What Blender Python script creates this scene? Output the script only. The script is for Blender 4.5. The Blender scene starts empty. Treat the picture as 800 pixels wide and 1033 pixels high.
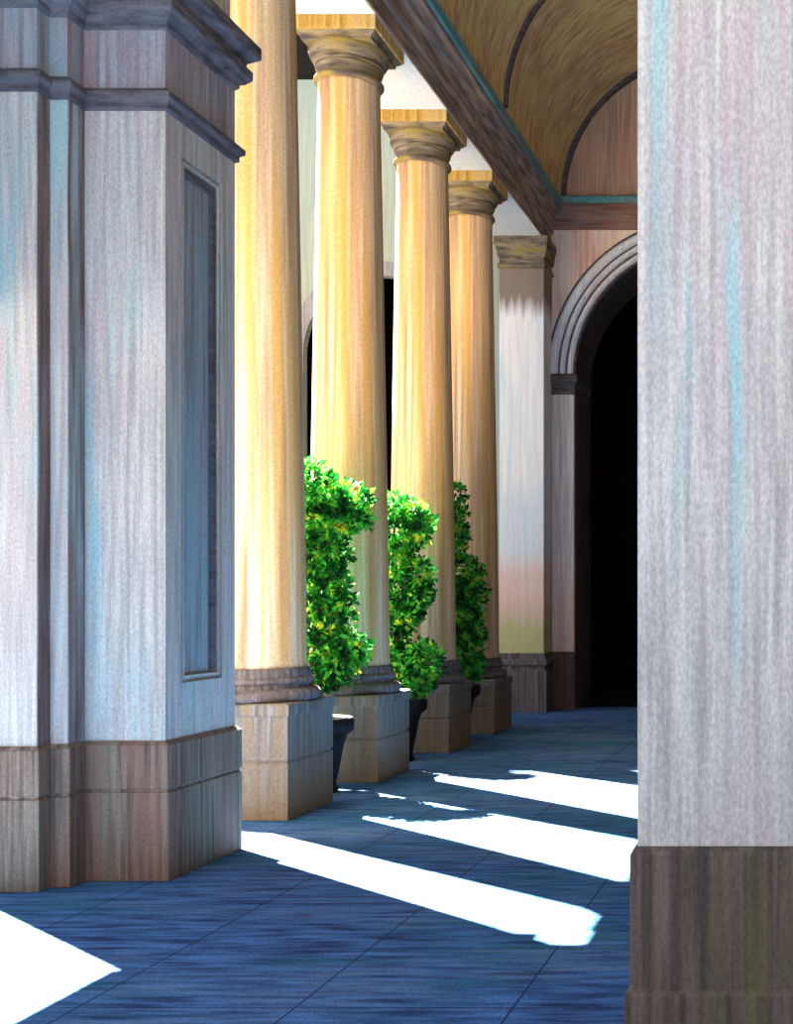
import bpy, bmesh, math, random
from mathutils import Vector, Matrix
PI = math.pi
scn = bpy.context.scene
C = scn.collection

# ------------------------------------------------------------------ camera
W, H, F = 800, 1033, 1200.0
VX, VY, EYE = 820.0, 604.0, 1.5
cam_d = bpy.data.cameras.new('camera'); cam = bpy.data.objects.new('camera', cam_d); C.objects.link(cam)
cam.location = (0, 0, EYE); cam.rotation_euler = (PI/2, 0, 0)
cam_d.sensor_width = 36; cam_d.lens = F/H*36
cam_d.shift_x = -(VX-W/2)/H; cam_d.shift_y = (VY-H/2)/H
cam_d.clip_end = 200
scn.camera = cam

# ------------------------------------------------------------------ light
scn.view_settings.view_transform = 'Standard'; scn.view_settings.look = 'None'
scn.view_settings.gamma = 1; scn.view_settings.use_curve_mapping = False
scn.view_settings.exposure = 0.38
SLOPE, TANEL = 0.83, 1.47
sd = bpy.data.lights.new('sun', 'SUN'); so = bpy.data.objects.new('sun', sd); C.objects.link(so)
sd.energy = 135; sd.color = (1.0, 0.92, 0.78); sd.angle = math.radians(0.6)
h = math.hypot(1, SLOPE)
so.rotation_euler = Vector((1, -SLOPE, -TANEL*h)).to_track_quat('-Z', 'Y').to_euler()
so.location = (-12, 20, 20)
w = bpy.data.worlds.new('sky'); scn.world = w; w.use_nodes = True
nt = w.node_tree; nt.nodes.clear()
o = nt.nodes.new('ShaderNodeOutputWorld'); bg = nt.nodes.new('ShaderNodeBackground')
tc = nt.nodes.new('ShaderNodeTexCoord'); sx = nt.nodes.new('ShaderNodeSeparateXYZ')
rp = nt.nodes.new('ShaderNodeValToRGB')
nt.links.new(tc.outputs['Generated'], sx.inputs[0]); nt.links.new(sx.outputs['Z'], rp.inputs[0])
rp.color_ramp.elements[0].position = 0.0; rp.color_ramp.elements[0].color = (1.0, 0.96, 0.92, 1)
rp.color_ramp.elements[1].position = 0.8; rp.color_ramp.elements[1].color = (0.5, 0.66, 0.95, 1)
e = rp.color_ramp.elements.new(0.3); e.color = (0.93, 0.96, 1.0, 1)
nt.links.new(rp.outputs[0], bg.inputs[0]); bg.inputs[1].default_value = 1.15
scn.cycles.diffuse_bounces = 8; scn.cycles.max_bounces = 12; scn.cycles.sample_clamp_indirect = 12
nt.links.new(bg.outputs[0], o.inputs[0])

# ------------------------------------------------------------------ materials
def srgb(r, g, b):
    f = lambda c: (c/255/12.92) if c/255 <= 0.04045 else ((c/255+0.055)/1.055)**2.4
    return (f(r), f(g), f(b), 1)
def strokes(name, c1, c2, c3, c4=None, vscale=(34, 34, 1.3), patch=(2.6, 2.6, 0.55), rough=0.9, grain=0.22, bump=0.25, bands=None):
    """stone tinted in uneven streaks: c1/c2 fine streaks, c3 and c4 broad weathered tints, bands = stains along the height"""
    m = bpy.data.materials.new(name); m.use_nodes = True
    N, L = m.node_tree.nodes, m.node_tree.links
    b = N['Principled BSDF']; b.inputs['Roughness'].default_value = rough
    b.inputs['Specular IOR Level'].default_value = 0.15
    tc = N.new('ShaderNodeTexCoord')
    def noise(sc, det=3, off=0.0):
        mp = N.new('ShaderNodeMapping'); mp.inputs['Scale'].default_value = sc; mp.inputs['Location'].default_value = (off, off*.7, off*1.3)
        n = N.new('ShaderNodeTexNoise'); n.inputs['Scale'].default_value = 1; n.inputs['Detail'].default_value = det
        L.new(tc.outputs['Object'], mp.inputs[0]); L.new(mp.outputs[0], n.inputs['Vector']); return n.outputs['Fac']
    def ramp(fac, a, z):
        r = N.new('ShaderNodeMapRange'); r.inputs['From Min'].default_value = a; r.inputs['From Max'].default_value = z
        L.new(fac, r.inputs['Value']); return r.outputs[0]
    def mix(fac, a, z, mode='MIX'):
        x = N.new('ShaderNodeMix'); x.data_type = 'RGBA'; x.blend_type = mode
        if isinstance(fac, float): x.inputs[0].default_value = fac
        else: L.new(fac, x.inputs[0])
        for s, v in ((6, a), (7, z)):
            if isinstance(v, tuple): x.inputs[s].default_value = v
            else: L.new(v, x.inputs[s])
        return x.outputs[2]
    fine = noise(vscale, 4)
    col = mix(ramp(fine, 0.36, 0.64), c1, c2)
    big = noise(patch, 4, 3.1); str2 = noise((vscale[0]*.5, vscale[1]*.5, vscale[2]*.6), 3, 7.7)
    mm = N.new('ShaderNodeMath'); mm.operation = 'MULTIPLY'; L.new(ramp(big, .42, .62), mm.inputs[0]); L.new(ramp(str2, .4, .6), mm.inputs[1])
    col = mix(mm.outputs[0], col, c3)
    if c4:
        b2 = noise((patch[0]*1.3, patch[1]*1.3, patch[2]*1.2), 4, 11.3); s3 = noise((vscale[0]*.7, vscale[1]*.7, vscale[2]*.8), 3, 17.7)
        mm = N.new('ShaderNodeMath'); mm.operation = 'MULTIPLY'; L.new(ramp(b2, .45, .65), mm.inputs[0]); L.new(ramp(s3, .4, .62), mm.inputs[1])
        col = mix(mm.outputs[0], col, c4)
    if bands:       # stains: (height, colour, softness)
        sp = N.new('ShaderNodeSeparateXYZ'); L.new(tc.outputs['Object'], sp.inputs[0])
        ad = N.new('ShaderNodeMath'); ad.operation = 'MULTIPLY_ADD'; L.new(noise((18, 18, .6), 3, 5.), ad.inputs[0]); ad.inputs[1].default_value = 0.5
        L.new(sp.outputs['Z'], ad.inputs[2])
        for z0, z1, colr, amt in bands:
            up = ramp(ad.outputs[0], z0+.25-.12, z0+.25+.12); dn = ramp(ad.outputs[0], z1+.25+.2, z1+.25-.2)
            q = N.new('ShaderNodeMath'); q.operation = 'MULTIPLY'; L.new(up, q.inputs[0]); L.new(dn, q.inputs[1])
            q2 = N.new('ShaderNodeMath'); q2.operation = 'MULTIPLY'; L.new(q.outputs[0], q2.inputs[0]); q2.inputs[1].default_value = amt
            col = mix(q2.outputs[0], col, colr)
    g = noise((120, 120, 60), 2, 1.3)
    gm = N.new('ShaderNodeMapRange'); gm.inputs['From Min'].default_value = .3; gm.inputs['From Max'].default_value = .7
    gm.inputs['To Min'].default_value = 1-grain; gm.inputs['To Max'].default_value = 1+grain*.5; L.new(g, gm.inputs['Value'])
    cc = N.new('ShaderNodeCombineColor'); [L.new(gm.outputs[0], cc.inputs[i]) for i in range(3)]
    col = mix(1.0, col, cc.outputs[0], 'MULTIPLY')
    L.new(col, b.inputs['Base Color'])
    bp = N.new('ShaderNodeBump'); bp.inputs['Strength'].default_value = bump; bp.inputs['Distance'].default_value = 0.01
    L.new(fine, bp.inputs['Height']); L.new(bp.outputs[0], b.inputs['Normal'])
    return m

M = {}
M['pier'] = strokes('pale_grey_stone', srgb(190,182,174), srgb(154,147,142), srgb(146,174,174), srgb(176,156,154))
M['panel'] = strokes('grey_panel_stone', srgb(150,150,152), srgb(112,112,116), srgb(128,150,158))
M['pier_side_shade'] = strokes('brown_shaded_side', srgb(130,108,104), srgb(95,80,78), srgb(150,165,170))  # dark brown stands in for shade on the pier's step sides
M['impost'] = strokes('grey_violet_stone', srgb(158,150,154), srgb(120,114,120), srgb(130,152,162), srgb(150,124,128))
M['cap'] = strokes('slate_violet_stone', srgb(116,110,114), srgb(68,66,72), srgb(90,96,106), vscale=(6,6,30))
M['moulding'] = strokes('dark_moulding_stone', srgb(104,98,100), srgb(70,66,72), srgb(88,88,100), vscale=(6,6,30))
M['dado'] = strokes('brown_base_stone', srgb(134,112,96), srgb(82,68,62), srgb(128,92,78), srgb(92,98,84))
M['dado_dark'] = strokes('dark_brown_base_stone', srgb(104,88,78), srgb(70,60,54), srgb(100,92,60), srgb(60,52,50))
M['pedestal'] = strokes('pedestal_stone', srgb(130,126,122), srgb(88,84,82), srgb(126,108,86), srgb(104,118,120), bands=[(-.4,.36,srgb(136,110,78),.55)])
M['col_base'] = strokes('column_base_stone', srgb(120,110,110), srgb(74,68,70), srgb(100,92,92))
M['shaft'] = strokes('warm_cream_stone', srgb(218,200,172), srgb(188,154,116), srgb(200,160,96), srgb(152,116,96), vscale=(24,24,.45), patch=(6,6,.22))
M['capital'] = strokes('ochre_grey_stone', srgb(142,130,112), srgb(78,70,68), srgb(146,130,76), srgb(84,78,84), vscale=(5,5,30), patch=(2,2,8))
M['abacus'] = strokes('golden_stone', srgb(196,164,92), srgb(160,124,62), srgb(206,180,130))
M['soffit'] = strokes('pale_plaster', srgb(232,234,244), srgb(212,218,232), srgb(196,220,235))
M['entab'] = strokes('dark_brown_entablature', srgb(176,156,144), srgb(108,94,88), srgb(124,116,118), vscale=(22,2,22), patch=(3,1,3))
M['fillet'] = strokes('teal_grey_fillet', srgb(96,160,170), srgb(76,122,134), srgb(120,124,126), vscale=(22,2,22), patch=(3,.4,3))
M['vault'] = strokes('ochre_brown_vault', srgb(222,196,154), srgb(160,136,106), srgb(206,196,130), srgb(176,138,112), vscale=(4,26,4), patch=(1.2,1.6,1.2))
M['right_wall'] = strokes('brown_plaster', srgb(150,130,112), srgb(124,104,90), srgb(140,116,96))
M['lunette'] = strokes('umber_plaster', srgb(204,176,154), srgb(160,134,118), srgb(196,150,128))
M['spandrel'] = strokes('rose_cream_plaster', srgb(244,228,212), srgb(230,208,194), srgb(222,168,160))
M['back_cornice'] = strokes('red_brown_cornice', srgb(160,118,104), srgb(110,82,74), srgb(130,122,126), vscale=(2,22,30), patch=(1,3,4))
M['arch'] = strokes('blue_grey_archivolt', srgb(236,242,250), srgb(196,204,218), srgb(230,210,206))
M['jamb'] = strokes('jamb_stone', srgb(226,222,226), srgb(190,180,184), srgb(222,186,172))
M['jamb_base'] = strokes('jamb_base_stone', srgb(110,84,80), srgb(74,60,60), srgb(90,70,70))
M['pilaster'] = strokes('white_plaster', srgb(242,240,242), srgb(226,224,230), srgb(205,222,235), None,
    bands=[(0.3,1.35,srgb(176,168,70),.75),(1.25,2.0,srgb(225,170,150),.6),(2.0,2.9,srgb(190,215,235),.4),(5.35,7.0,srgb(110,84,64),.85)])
M['facade'] = strokes('pale_green_grey_facade', srgb(160,164,152), srgb(142,148,142), srgb(138,156,156))
M['reveal'] = strokes('dark_reveal_stone', srgb(96,84,84), srgb(62,54,56), srgb(80,80,88))
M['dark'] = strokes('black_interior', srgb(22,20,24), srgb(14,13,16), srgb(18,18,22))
M['eave'] = strokes('shadow_black_eave', srgb(30,26,26), srgb(20,18,18), srgb(26,24,24))  # near black paints in the deep shadow on the cornice
M['court'] = strokes('court_gravel', srgb(90,88,84), srgb(70,68,66), srgb(80,78,70), vscale=(8,8,8), patch=(.6,.6,.6))
M['pot'] = strokes('black_clay', srgb(30,28,32), srgb(16,15,18), srgb(24,24,30), rough=.6)
M['bark'] = strokes('bark', srgb(80,60,40), srgb(52,40,28), srgb(60,60,30))
def leaf_mat():
    m = bpy.data.materials.new('leaf_green'); m.use_nodes = True
    N, L = m.node_tree.nodes, m.node_tree.links; b = N['Principled BSDF']; b.inputs['Roughness'].default_value = .55
    b.inputs['Specular IOR Level'].default_value = .25
    tc = N.new('ShaderNodeTexCoord'); n = N.new('ShaderNodeTexNoise'); n.inputs['Scale'].default_value = 9; n.inputs['Detail'].default_value = 5
    L.new(tc.outputs['Object'], n.inputs['Vector'])
    r = N.new('ShaderNodeValToRGB'); L.new(n.outputs['Fac'], r.inputs[0])
    el = r.color_ramp.elements; el[0].position = .42; el[0].color = srgb(6,54,20); el[1].position = .68; el[1].color = srgb(190,190,50)
    x = el.new(.50); x.color = srgb(26,140,46); x = el.new(.58); x.color = srgb(80,190,60)
    L.new(r.outputs[0], b.inputs['Base Color'])
    t = N.new('ShaderNodeBsdfTranslucent'); L.new(r.outputs[0], t.inputs[0])
    mx = N.new('ShaderNodeMixShader'); mx.inputs[0].default_value = .3
    L.new(b.outputs[0], mx.inputs[1]); L.new(t.outputs[0], mx.inputs[2]); L.new(mx.outputs[0], N['Material Output'].inputs[0])
    return m
M['leaf'] = leaf_mat()
def floor_mat():
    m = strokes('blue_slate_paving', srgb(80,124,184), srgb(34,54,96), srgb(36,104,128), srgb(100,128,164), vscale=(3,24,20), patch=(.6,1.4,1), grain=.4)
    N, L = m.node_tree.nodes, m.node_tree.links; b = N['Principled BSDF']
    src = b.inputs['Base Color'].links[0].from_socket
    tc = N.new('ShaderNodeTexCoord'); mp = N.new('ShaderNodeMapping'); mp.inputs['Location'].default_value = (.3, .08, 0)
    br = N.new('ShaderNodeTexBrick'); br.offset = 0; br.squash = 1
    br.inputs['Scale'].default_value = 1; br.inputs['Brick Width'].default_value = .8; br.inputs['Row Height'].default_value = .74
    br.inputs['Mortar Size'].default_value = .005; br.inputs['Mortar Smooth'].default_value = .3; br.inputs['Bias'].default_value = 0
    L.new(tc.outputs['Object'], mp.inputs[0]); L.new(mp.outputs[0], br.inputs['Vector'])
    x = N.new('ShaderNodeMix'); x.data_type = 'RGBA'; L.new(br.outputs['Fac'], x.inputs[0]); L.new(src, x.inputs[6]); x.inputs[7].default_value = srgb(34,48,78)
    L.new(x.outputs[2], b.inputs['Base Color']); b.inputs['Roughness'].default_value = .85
    return m
M['floor'] = floor_mat()

# ------------------------------------------------------------------ helpers
def add_box(bm, x0, x1, y0, y1, z0, z1):
    v = [bm.verts.new(p) for p in ((x0,y0,z0),(x1,y0,z0),(x1,y1,z0),(x0,y1,z0),(x0,y0,z1),(x1,y0,z1),(x1,y1,z1),(x0,y1,z1))]
    for f in ((3,2,1,0),(4,5,6,7),(0,1,5,4),(1,2,6,5),(2,3,7,6),(3,0,4,7)): bm.faces.new([v[i] for i in f])
def add_loft(bm, poly, prof):
    """poly: counter-clockwise plan corners; prof: (outward offset, height) rings with mitred corners"""
    n = len(poly); rings = []
    for off, z in prof:
        r = []
        for i in range(n):
            p = Vector(poly[i]); a = (p-Vector(poly[i-1])).normalized(); b = (Vector(poly[(i+1) % n])-p).normalized()
            na = Vector((a.y, -a.x)); nb = Vector((b.y, -b.x))
            d = (na+nb)/(1+na.dot(nb))
            r.append(bm.verts.new((p.x+d.x*off, p.y+d.y*off, z)))
        rings.append(r)
    for a, b in zip(rings, rings[1:]):
        for i in range(n):
            j = (i+1) % n; bm.faces.new((a[i], a[j], b[j], b[i]))
    bm.faces.new(list(reversed(rings[0]))); bm.faces.new(rings[-1])
def rect(x0, x1, y0, y1): return [(x0,y0),(x1,y0),(x1,y1),(x0,y1)]
def sq(hw): return rect(-hw, hw, -hw, hw)
def add_lathe(bm, prof, seg=56, cx=0, cy=0):
    rings = [[bm.verts.new((cx+r*math.cos(2*PI*i/seg), cy+r*math.sin(2*PI*i/seg), z)) for i in range(seg)] for r, z in prof]
    for a, b in zip(rings, rings[1:]):
        for i in range(seg):
            j = (i+1) % seg; f = bm.faces.new((a[i], a[j], b[j], b[i])); f.smooth = True
    bm.faces.new(list(reversed(rings[0]))); bm.faces.new(rings[-1])
def torus_prof(r, z0, z1, n=8):
    """a half-round bulge between two heights standing out from radius r"""
    R = (z1-z0)/2; return [(r+R*math.cos(-PI/2+PI*i/n), (z0+z1)/2+R*math.sin(-PI/2+PI*i/n)) for i in range(n+1)]
def add_sweep_y(bm, prof, y0, y1):
    """closed (x,z) outline pulled along y"""
    a = [bm.verts.new((x, y0, z)) for x, z in prof]; b = [bm.verts.new((x, y1, z)) for x, z in prof]; n = len(prof)
    for i in range(n):
        j = (i+1) % n; bm.faces.new((a[i], a[j], b[j], b[i]))
    bm.faces.new(list(reversed(a))); bm.faces.new(b)
def add_sweep_x(bm, prof, x0, x1):
    a = [bm.verts.new((x0, y, z)) for y, z in prof]; b = [bm.verts.new((x1, y, z)) for y, z in prof]; n = len(prof)
    for i in range(n):
        j = (i+1) % n; bm.faces.new((a[i], a[j], b[j], b[i]))
    bm.faces.new(list(reversed(a))); bm.faces.new(b)
def add_arc_sweep(bm, cx, cz, prof, seg=48, a0=0, a1=PI):
    """closed (radius,y) outline carried round a half circle in the xz plane"""
    rings = []
    for k in range(seg+1):
        t = a0+(a1-a0)*k/seg
        rings.append([bm.verts.new((cx+r*math.cos(t), y, cz+r*math.sin(t))) for r, y in prof])
    n = len(prof)
    for a, b in zip(rings, rings[1:]):
        for i in range(n):
            j = (i+1) % n; bm.faces.new((a[i], a[j], b[j], b[i]))
    bm.faces.new(list(reversed(rings[0]))); bm.faces.new(rings[-1])
def obj(name, bm, mat, parent=None, bevel=0):
    bmesh.ops.recalc_face_normals(bm, faces=bm.faces)
    me = bpy.data.meshes.new(name); bm.to_mesh(me); bm.free(); me.materials.append(mat)
    o = bpy.data.objects.new(name, me); C.objects.link(o)
    if parent: o.parent = parent
    if bevel:
        b = o.modifiers.new('bevel', 'BEVEL'); b.width = bevel; b.segments = 2; b.limit_method = 'ANGLE'; b.angle_limit = math.radians(50)
    return o
def struct(name, bm, mat, bevel=0):
    o = obj(name, bm, mat, None, bevel); o['kind'] = 'structure'; return o
def thing(name, label, cat, loc=(0,0,0), group=None):
    o = bpy.data.objects.new(name, None); C.objects.link(o); o.location = loc; o.empty_display_size = .2
    o['label'] = label; o['category'] = cat; o['kind'] = 'thing'
    if group: o['group'] = group
    return o
B = bmesh.new

# ------------------------------------------------------------------ setting
YW = 16.2                       # plane of the end wall
ZS = 6.28                       # underside of the entablature
XI, XO = -3.56, -4.30           # inner and outer face of the colonnade
VCX, VR, VZ = -1.46, 1.95, 6.93 # vault centre, radius, springing
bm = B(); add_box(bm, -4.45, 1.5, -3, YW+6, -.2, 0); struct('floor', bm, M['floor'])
bm = B(); add_box(bm, -40, -4.45, -20, 60, -.2, -.01); add_box(bm, -4.45, 30, -20, -3, -.2, -.01); struct('ground_court', bm, M['court'])

# vault over the walk
Y0V = 4.4
bm = B(); add_arc_sweep(bm, VCX, VZ, [(VR, Y0V), (VR, YW), (VR+.25, YW), (VR+.25, Y0V)], 64)
o = struct('ceiling', bm, M['vault'])
bm = B(); add_arc_sweep(bm, VCX, VZ, [(VR+.01, 13.1), (VR-.04, 13.1), (VR-.04, 13.17), (VR+.01, 13.17)], 64); struct('trim_1', bm, M['moulding'])
bm = B(); add_arc_sweep(bm, VCX, VZ, [(VR+.01, YW-.09), (VR-.05, YW-.09), (VR-.05, YW), (VR+.01, YW)], 64); struct('trim_2', bm, M['moulding'])
bm = B(); add_box(bm, -4.4, .9, 2.9, Y0V, 7.0, 9.2); struct('wall_porch', bm, M['soffit'])

# entablature over the columns
bm = B(); add_sweep_y(bm, [(XI,ZS),(XI,ZS+.17),(XI+.03,ZS+.19),(XI+.03,ZS+.34),(XI+.07,ZS+.37),(XI+.10,ZS+.43),(XI+.145,ZS+.46),
    (XI+.145,ZS+.50),(XI+.16,ZS+.60),(XI+.12,ZS+.65),(XO,ZS+.65),(XO,ZS)], 2.9, YW); struct('trim_3', bm, M['entab'])
bm = B(); add_sweep_y(bm, [(XI+.14,ZS+.50),(XI+.18,ZS+.505),(XI+.19,ZS+.59),(XI+.13,ZS+.60)], 2.9, YW); struct('trim_4', bm, M['fillet'])
bm = B(); add_box(bm, XO+.02, XI-.015, 2.9, YW, ZS-.004, ZS+.02); struct('trim_5', bm, M['soffit'])
bm = B(); add_box(bm, XO-.05, VCX-VR-.02, 2.9, YW, ZS+.65, 9.0); struct('wall_upper', bm, M['facade'])

# right wall of the walk
bm = B(); add_box(bm, .49, .9, 4.4, YW, 0, VZ+.3); struct('wall_right', bm, M['right_wall'])
bm = B(); add_box(bm, .46, .49, 4.4, YW, 0, .75); struct('baseboard_right', bm, M['dado'], .006)
# unseen wall on the near left, added so its low opening trims the sun patch
bm = B(); add_box(bm, -4.4, -4.2, 2.9, 6.1, 3.0, 7.0); add_box(bm, -4.4, -4.2, 2.4, 2.9, 0, 7.0); struct('sun_block_left', bm, M['pier'])

# end wall: the vaulted walk's arch, the lunette above it, the court facade
ACX, AR, AZ = -1.47, 1.77, 4.55
def arch_outline(x0, x1, z1, cx, r, cz, n=40):
    pts = [(x0,0),(cx-r,0)]
    pts += [(cx-r*math.cos(PI*k/n), cz+r*math.sin(PI*k/n)) for k in range(n+1)]
    return pts+[(cx+r,0),(x1,0),(x1,z1),(x0,z1)]
def wall_xz(bm, pts, y0, y1):
    a = [bm.verts.new((x,y0,z)) for x,z in pts]; b = [bm.verts.new((x,y1,z)) for x,z in pts]; n = len(pts)
    for i in range(n):
        j = (i+1) % n; bm.faces.new((a[i],a[j],b[j],b[i]))
    bm.faces.new(list(reversed(a))); bm.faces.new(b)
bm = B(); wall_xz(bm, arch_outline(XI, .9, 6.6, ACX, AR, AZ), YW, YW+1.1); struct('wall_back', bm, M['spandrel'])
bm = B(); add_box(bm, XI, .9, YW, YW+1.1, 6.6, 9.2); struct('wall_lunette', bm, M['lunette'])
FCX, FR, FZ = -5.87, 1.06, 4.83
bm = B(); wall_xz(bm, arch_outline(-14, XI, 8.57, FCX, FR, FZ), YW, YW+.1); struct('wall_court', bm, M['facade'])
bm = B(); add_sweep_x(bm, [(YW,8.57),(YW-.1,8.6),(YW-.22,8.72),(YW-.22,8.85),(YW-.4,9.0),(YW-.4,9.15),(YW+1.1,9.2),(YW+1.1,8.57)], -14, -4.36); struct('trim_6', bm, M['eave'])
bm = B(); add_box(bm, -14, -4.36, YW+.1, YW+1.0, 9.2, 13.75); struct('sun_block_far', bm, M['facade'])  # unseen wall added above the eave to keep sun off the far floor
# dark rooms behind both arches
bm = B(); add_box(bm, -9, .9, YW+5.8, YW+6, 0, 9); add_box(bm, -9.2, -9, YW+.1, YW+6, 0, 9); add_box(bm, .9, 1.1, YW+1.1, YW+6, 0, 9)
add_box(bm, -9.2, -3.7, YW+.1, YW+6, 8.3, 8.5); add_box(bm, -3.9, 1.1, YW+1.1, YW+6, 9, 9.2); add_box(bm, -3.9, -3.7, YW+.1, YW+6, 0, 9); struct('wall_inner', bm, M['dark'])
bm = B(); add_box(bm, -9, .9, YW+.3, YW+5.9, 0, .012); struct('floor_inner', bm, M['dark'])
# cornice across the end wall, below the lunette
bm = B(); add_sweep_x(bm, [(YW,6.52),(YW-.04,6.53),(YW-.04,6.64),(YW-.08,6.68),(YW-.08,6.76),(YW-.15,6.82),(YW-.15,6.84),(YW,6.84)], XI, .49); struct('trim_7', bm, M['back_cornice'])
bm = B(); add_sweep_x(bm, [(YW,6.84),(YW-.17,6.84),(YW-.19,6.92),(YW-.13,6.95),(YW,6.95)], XI, .49); struct('trim_8', bm, M['fillet'])

# ------------------------------------------------------------------ big arch in the end wall
t = thing('stone_archway', 'tall moulded grey archway around a black opening in the end wall, under the vault', 'archway', (ACX, YW, 0))
def roll(r0, r1, y, d, n=6):
    return [(r0+(r1-r0)*i/n, y-d*math.sin(PI*i/n)) for i in range(n+1)]
bm = B(); add_arc_sweep(bm, 0, AZ, [(AR, .0), (AR, -.03), (AR+.37, -.05), (AR+.37, .0)], 72); obj('archivolt', bm, M['moulding'], t)  # dark ground behind the pale rolls paints shade into the grooves
for r0, r1, yy in ((.02,.10,-.03), (.125,.20,-.045), (.225,.34,-.05)):
    bm = B(); add_arc_sweep(bm, 0, AZ, [(AR+r0, -.02)] + roll(AR+r0, AR+r1, yy, .045) + [(AR+r1, -.02)], 72); obj('arch_roll', bm, M['arch'], t)
bm = B(); add_arc_sweep(bm, 0, AZ, [(AR-.012,.0),(AR+.02,.0),(AR+.02,1.1),(AR-.012,1.1)], 64, 0, PI)
for s in (-1, 1): add_box(bm, min(s*(AR-.012), s*(AR+.02)), max(s*(AR-.012), s*(AR+.02)), .0, 1.1, 0, AZ)
obj('reveal', bm, M['reveal'], t)
for s in (-1, 1):
    xs = sorted((s*AR, s*(AR+.30)))
    x0, x1 = xs
    bm = B(); add_box(bm, x0, x1, -.06, 0, .78, 4.3); obj('jamb_pilaster', bm, M['jamb'], t, .008)
    e0, e1 = sorted((s*(AR-.01), s*(AR+.33)))
    bm = B(); add_loft(bm, rect(e0, e1, -.08, 0), [(0,0),(0,.72),(-.015,.75),(-.015,.78)]); obj('jamb_base', bm, M['jamb_base'], t, .006)
    bm = B(); q = rect(min(s*AR, s*(AR+.35)), max(s*AR, s*(AR+.35)), -.06, .9)
    add_loft(bm, q, [(0,4.27),(.015,4.28),(.015,4.33),(.0,4.35),(.0,4.38),(.05,4.44),(.05,4.52),(.02,4.55),(-.01,4.56)]); obj('impost', bm, M['moulding'], t)

t = thing('courtyard_arch', 'flat grey arch around a dark doorway in the courtyard facade, seen between the nearer columns', 'archway', (FCX, YW, 0))
bm = B(); add_arc_sweep(bm, 0, FZ, [(FR, -.03), (FR+.2, -.03), (FR+.2, 0), (FR+.02,.0), (FR+.02,.1), (FR,.1)], 48); obj('arch_band', bm, M['impost'], t)
for s in (-1, 1):
    x0, x1 = sorted((s*FR, s*(FR+.2)))
    bm = B(); add_box(bm, x0, x1, -.03, 0, 0, FZ); obj('jamb', bm, M['impost'], t)

# ------------------------------------------------------------------ end pilaster
t = thing('end_pilaster', 'flat white square pilaster with brown-stained capital, last in the row against the end wall', 'pilaster', (-3.845, 15.95, 0))
P = rect(-.305, .305, -.25, .25)
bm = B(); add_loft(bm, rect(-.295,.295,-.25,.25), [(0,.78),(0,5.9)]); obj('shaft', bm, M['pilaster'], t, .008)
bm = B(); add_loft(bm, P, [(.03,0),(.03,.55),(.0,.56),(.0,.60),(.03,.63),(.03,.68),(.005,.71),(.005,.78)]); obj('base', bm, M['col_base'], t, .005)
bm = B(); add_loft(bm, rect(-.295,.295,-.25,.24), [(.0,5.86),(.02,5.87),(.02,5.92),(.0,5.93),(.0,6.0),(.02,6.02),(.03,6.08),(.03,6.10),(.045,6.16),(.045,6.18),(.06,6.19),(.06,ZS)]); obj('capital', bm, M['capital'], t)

# ------------------------------------------------------------------ columns
def make_column(y, hp, label):
    t = thing('stone_column', label, 'column', (-3.92, y, 0), 'round columns of the colonnade')
    j = hp*.5
    bm = B(); add_loft(bm, sq(.38), [(0,0),(0,j-.012),(-.012,j-.006),(-.012,j+.006),(0,j+.012),(0,hp-.09),(.012,hp-.08),(.012,hp-.01),(.0,hp)])
    obj('pedestal', bm, M['pedestal'], t, .006)
    z = hp
    pr = [(.40,z-.002)]+torus_prof(.375,z,z+.085)+[(.355,z+.09),(.35,z+.115)]+torus_prof(.352,z+.12,z+.165)+[(.352,z+.17),(.345,z+.2),(.345,z+.23)]
    bm = B(); add_lathe(bm, pr); obj('base', bm, M['col_base'], t)
    zb, zt = z+.23, 5.82; rb, rt = .322, .246
    pr = [(rb+.012, zb), (rb+.004, zb+.04)]
    for i in range(0, 25):
        u = i/24; pr.append((rb-(rb-rt)*(u**1.15), zb+.06+(zt-zb-.08)*u))
    pr += [(rt+.004, zt)]
    bm = B(); add_lathe(bm, pr); obj('shaft', bm, M['shaft'], t)
    pr = [(rt,zt-.01)]+torus_prof(rt+.006,zt,zt+.055)+[(rt,zt+.06),(rt+.004,zt+.115),(rt+.022,zt+.12),(rt+.022,zt+.14),(rt+.012,zt+.145),(rt+.03,zt+.15),(rt+.034,zt+.17),(rt+.026,zt+.175)]
    pr += [(rt+.032+.045*math.sin(PI/2*i/6), zt+.18+.085*(1-math.cos(PI/2*i/6))+.02*i/6) for i in range(0,7)] + [(rt+.066,zt+.295)]
    bm = B(); add_lathe(bm, pr); obj('capital', bm, M['capital'], t)
    bm = B(); add_loft(bm, sq(.322), [(-.04,6.10),(-.03,6.105),(-.03,6.13),(.0,6.15),(.01,6.17),(.01,ZS-.01)]); obj('abacus', bm, M['capital'], t)
    bm = B(); add_loft(bm, sq(.322), [(.012,6.165),(.022,6.175),(.022,ZS-.006),(.018,ZS-.004)]); obj('abacus_fillet', bm, M['abacus'], t)
    return t
make_column(8.40, .79, 'nearest round cream column, directly right of the big left pier, its capital out of view')
make_column(10.06, .71, 'second round cream column from the left pier, behind the largest potted shrub')
make_column(11.95, .66, 'third round cream column, between the second and the farthest round column')
make_column(13.60, .60, 'farthest and smallest round column, just before the flat white pilaster')

# ------------------------------------------------------------------ big left pier
t = thing('square_pier', 'large pale grey stepped pier on the left with panelled side and dark moulded cap', 'pier', (-3.9, 6.6, 0))
ox, oy = -3.9, 6.6
plan = [(-4.37,6.10),(-3.98,6.10),(-3.98,6.20),(-3.885,6.20),(-3.885,6.34),(-3.45,6.34),(-3.45,7.10),(-4.37,7.10)]
PL = [(x-ox, y-oy) for x, y in plan]
d = .035
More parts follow.
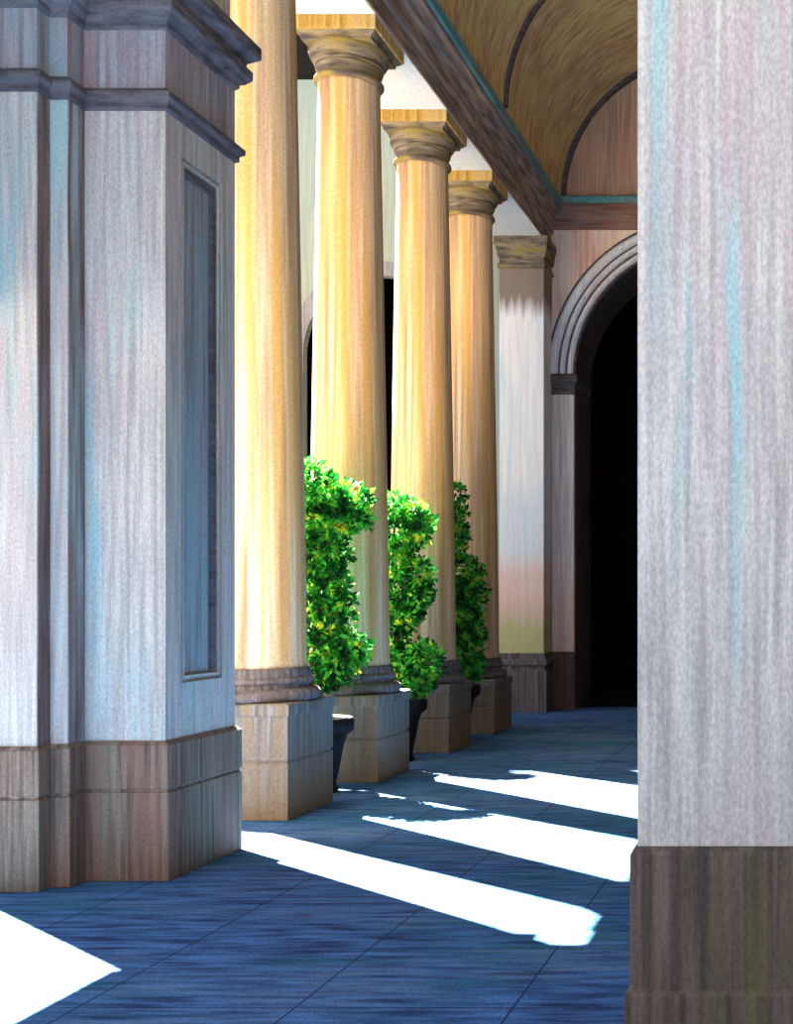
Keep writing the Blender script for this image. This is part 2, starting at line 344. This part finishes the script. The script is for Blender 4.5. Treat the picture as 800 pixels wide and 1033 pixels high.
# shaft with a sunk panel on its right face
bm = B()
zt0, zt1 = .74, 4.12
n = len(PL)
lo = [bm.verts.new((x,y,zt0)) for x,y in PL]; hi = [bm.verts.new((x,y,zt1)) for x,y in PL]
for i in range(n):
    j = (i+1) % n
    if i != 5: bm.faces.new((lo[i],lo[j],hi[j],hi[i]))
bm.faces.new(list(reversed(lo))); bm.faces.new(hi)
xr = PL[5][0]; ya, yb = 6.50-oy, 6.95-oy; za, zb = 1.04, 3.92
def ringv(dy, x): return [bm.verts.new((x, ya+dy, za+dy)), bm.verts.new((x, yb-dy, za+dy)), bm.verts.new((x, yb-dy, zb-dy)), bm.verts.new((x, ya+dy, zb-dy))]
outer = [lo[5], lo[6], hi[6], hi[5]]
rs = [ringv(0, xr), ringv(.002, xr-.02), ringv(.02, xr-.02), ringv(.022, xr-.004), ringv(.036, xr-.004), ringv(.04, xr-.045)]
prev = outer
for r in rs:
    for i in range(4):
        j = (i+1) % 4; bm.faces.new((prev[i], prev[j], r[j], r[i]))
    prev = r
bm.faces.new(prev)
obj('shaft', bm, M['pier'], t)
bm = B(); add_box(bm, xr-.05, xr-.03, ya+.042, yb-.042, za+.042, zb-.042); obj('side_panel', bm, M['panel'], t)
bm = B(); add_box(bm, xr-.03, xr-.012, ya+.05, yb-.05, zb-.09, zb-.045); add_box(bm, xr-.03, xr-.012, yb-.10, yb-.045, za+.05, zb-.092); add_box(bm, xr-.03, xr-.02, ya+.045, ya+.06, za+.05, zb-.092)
obj('panel_shade_bars', bm, M['moulding'], t, .003)  # dark bars painted where shade falls inside the panel's edges
bm = B(); add_loft(bm, PL, [(.03,0),(.03,.47),(.018,.475),(.018,.485),(.03,.49),(.03,.72),(.01,.742)]); obj('base', bm, M['dado'], t, .005)
bm = B(); add_loft(bm, PL, [(.0,4.10),(.02,4.11),(.02,4.14),(.045,4.16),(.045,4.19),(.01,4.21),(.01,4.22)]); obj('necking', bm, M['moulding'], t, .004)
bm = B(); add_loft(bm, PL, [(.0,4.215),(.0,4.54)]); obj('frieze', bm, M['impost'], t)
bm = B(); add_loft(bm, PL, [(.0,4.53),(.02,4.55),(.02,4.57),(.045,4.585),(.075,4.62),(.075,4.67),(.05,4.69),(.05,4.71),(.11,4.76),(.11,4.83),(.0,4.86)]); obj('cap', bm, M['cap'], t, .004)
bm = B(); add_loft(bm, PL, [(-.02,4.85),(-.02,ZS)]); obj('upper_block', bm, M['pier'], t)

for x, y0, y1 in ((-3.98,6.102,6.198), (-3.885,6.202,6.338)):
    bm = B(); add_box(bm, x-ox-.004, x-ox+.006, y0-oy, y1-oy, .745, 4.10); obj('side_shade_strip', bm, M['pier_side_shade'], t)  # thin strips put the shade of the right-facing step sides into colour

# ------------------------------------------------------------------ right pier
t = thing('square_pier', 'plain pale grey pier filling the right edge, with a dark brown base', 'pier', (-.295, 3.83, 0))
bm = B(); add_loft(bm, sq(.235), [(0,.74),(0,6.6)]); obj('shaft', bm, M['pier'], t, .004)
bm = B(); add_loft(bm, sq(.235), [(.035,0),(.035,.31),(.02,.325),(.02,.73),(.008,.752)]); obj('base', bm, M['dado_dark'], t, .004)
bm = B(); add_loft(bm, sq(.235), [(0,6.55),(.03,6.6),(.03,6.7),(.07,6.8),(.07,7.0)]); obj('cap', bm, M['moulding'], t, .004)

# ------------------------------------------------------------------ potted shrubs
def make_shrub(cx_px, Y, lobes, label, seed, nleaf=4200):
    rnd = random.Random(seed); s = Y/F; X = -3.88
    t = thing('potted_shrub', label, 'potted plant', (X, Y, 0), 'shrubs in black pots between the columns')
    pr = [(.185,.0),(.19,.03),(.17,.05),(.175,.09),(.20,.22),(.225,.36),(.25,.44),(.285,.46),(.30,.48),(.30,.565),(.29,.575),(.26,.575),(.25,.55),(.24,.50),(.0,.49)]
    bm = B(); add_lathe(bm, pr, 40); obj('pot', bm, M['pot'], t)
    top = 1.5-(min(l[1] for l in lobes)-VY)*s
    bm = B()
    for k in range(3):
        pts = [Vector((rnd.uniform(-.05,.05), rnd.uniform(-.05,.05), .48))]
        while pts[-1].z < top-.1: pts.append(pts[-1]+Vector((rnd.uniform(-.05,.05), rnd.uniform(-.05,.05), .22)))
        prev = None
        for i, p in enumerate(pts):
            r = .022*(1-i/len(pts))+.006
            ring = [bm.verts.new((p.x+r*math.cos(a*PI/3), p.y+r*math.sin(a*PI/3), p.z)) for a in range(6)]
            if prev:
                for a in range(6): bm.faces.new((prev[a], prev[(a+1)%6], ring[(a+1)%6], ring[a]))
            prev = ring
    obj('stem', bm, M['bark'], t)
    L3 = []
    for (x, y, r) in lobes:
        L3.append((Vector(((x-VX)*s-X, 0, 1.5-(y-VY)*s)), r*s))
    wts = [r**2 for _, r in L3]
    bm = B()
    for k in range(nleaf):
        c, r = rnd.choices(L3, wts)[0]
        d = Vector((rnd.gauss(0,1), rnd.gauss(0,1), rnd.gauss(0,1))).normalized()
        p = c + d*r*(rnd.uniform(.25,1)**.5)*(1+.12*rnd.random())
        p.y *= min(1, .36/max(abs(p.y), .01)) if abs(p.y) > .36 else 1
        if p.z < .56: p.z = .56+rnd.random()*.05
        ln = rnd.uniform(.045,.085); wd = ln*rnd.uniform(.5,.68)
        ax = (d*rnd.uniform(.2,1)+Vector((rnd.gauss(0,.5), rnd.gauss(0,.5), rnd.gauss(0,.5)-.15))).normalized()
        sd_ = ax.cross(Vector((rnd.gauss(0,1), rnd.gauss(0,1), rnd.gauss(0,1)))).normalized(); nn = ax.cross(sd_)
        v0 = bm.verts.new(p); v1 = bm.verts.new(p+ax*ln*.5+sd_*wd*.5+nn*wd*.2); v2 = bm.verts.new(p+ax*ln); v3 = bm.verts.new(p+ax*ln*.5-sd_*wd*.5+nn*wd*.2); vm = bm.verts.new(p+ax*ln*.5)
        bm.faces.new((v0, v1, vm)); bm.faces.new((v1, v2, vm)); bm.faces.new((v2, v3, vm)); bm.faces.new((v3, v0, vm))
    me = bpy.data.meshes.new('foliage'); bm.to_mesh(me); bm.free(); me.materials.append(M['leaf'])
    f = bpy.data.objects.new('foliage', me); C.objects.link(f); f.parent = t
    return t
make_shrub(315, 9.23, [(309,485,20),(328,502,22),(345,512,18),(358,505,16),(362,520,13),(312,525,26),(335,530,18),(308,560,30),(332,560,20),(310,595,30),(330,590,20),(343,612,15),(312,625,22),
    (330,655,24),(352,655,19),(345,668,18),(318,660,26),(332,682,15),(322,680,14)], 'largest leafy green shrub in a black pot, right of the nearest column', 3, 7500)
make_shrub(392, 11.0, [(398,513,14),(414,518,14),(425,525,12),(403,540,20),(420,538,12),(396,565,20),(420,578,16),(404,595,20),(420,598,14),(398,620,22),(413,615,14),(392,645,20),(408,668,18),(428,665,17),(422,685,17),(404,685,15)],
    'middle leafy green shrub in a black pot, between the second and third round columns', 5, 6500)
make_shrub(449, 12.77, [(459,498,10),(460,520,11),(462,540,10),(455,550,14),(468,578,18),(472,598,17),(468,622,18),(474,640,14),(470,660,17),(474,676,12),(455,600,20),(455,640,20),(452,520,12)],
    'smallest and farthest dark green shrub in a black pot, between the last two round columns', 8, 5000)
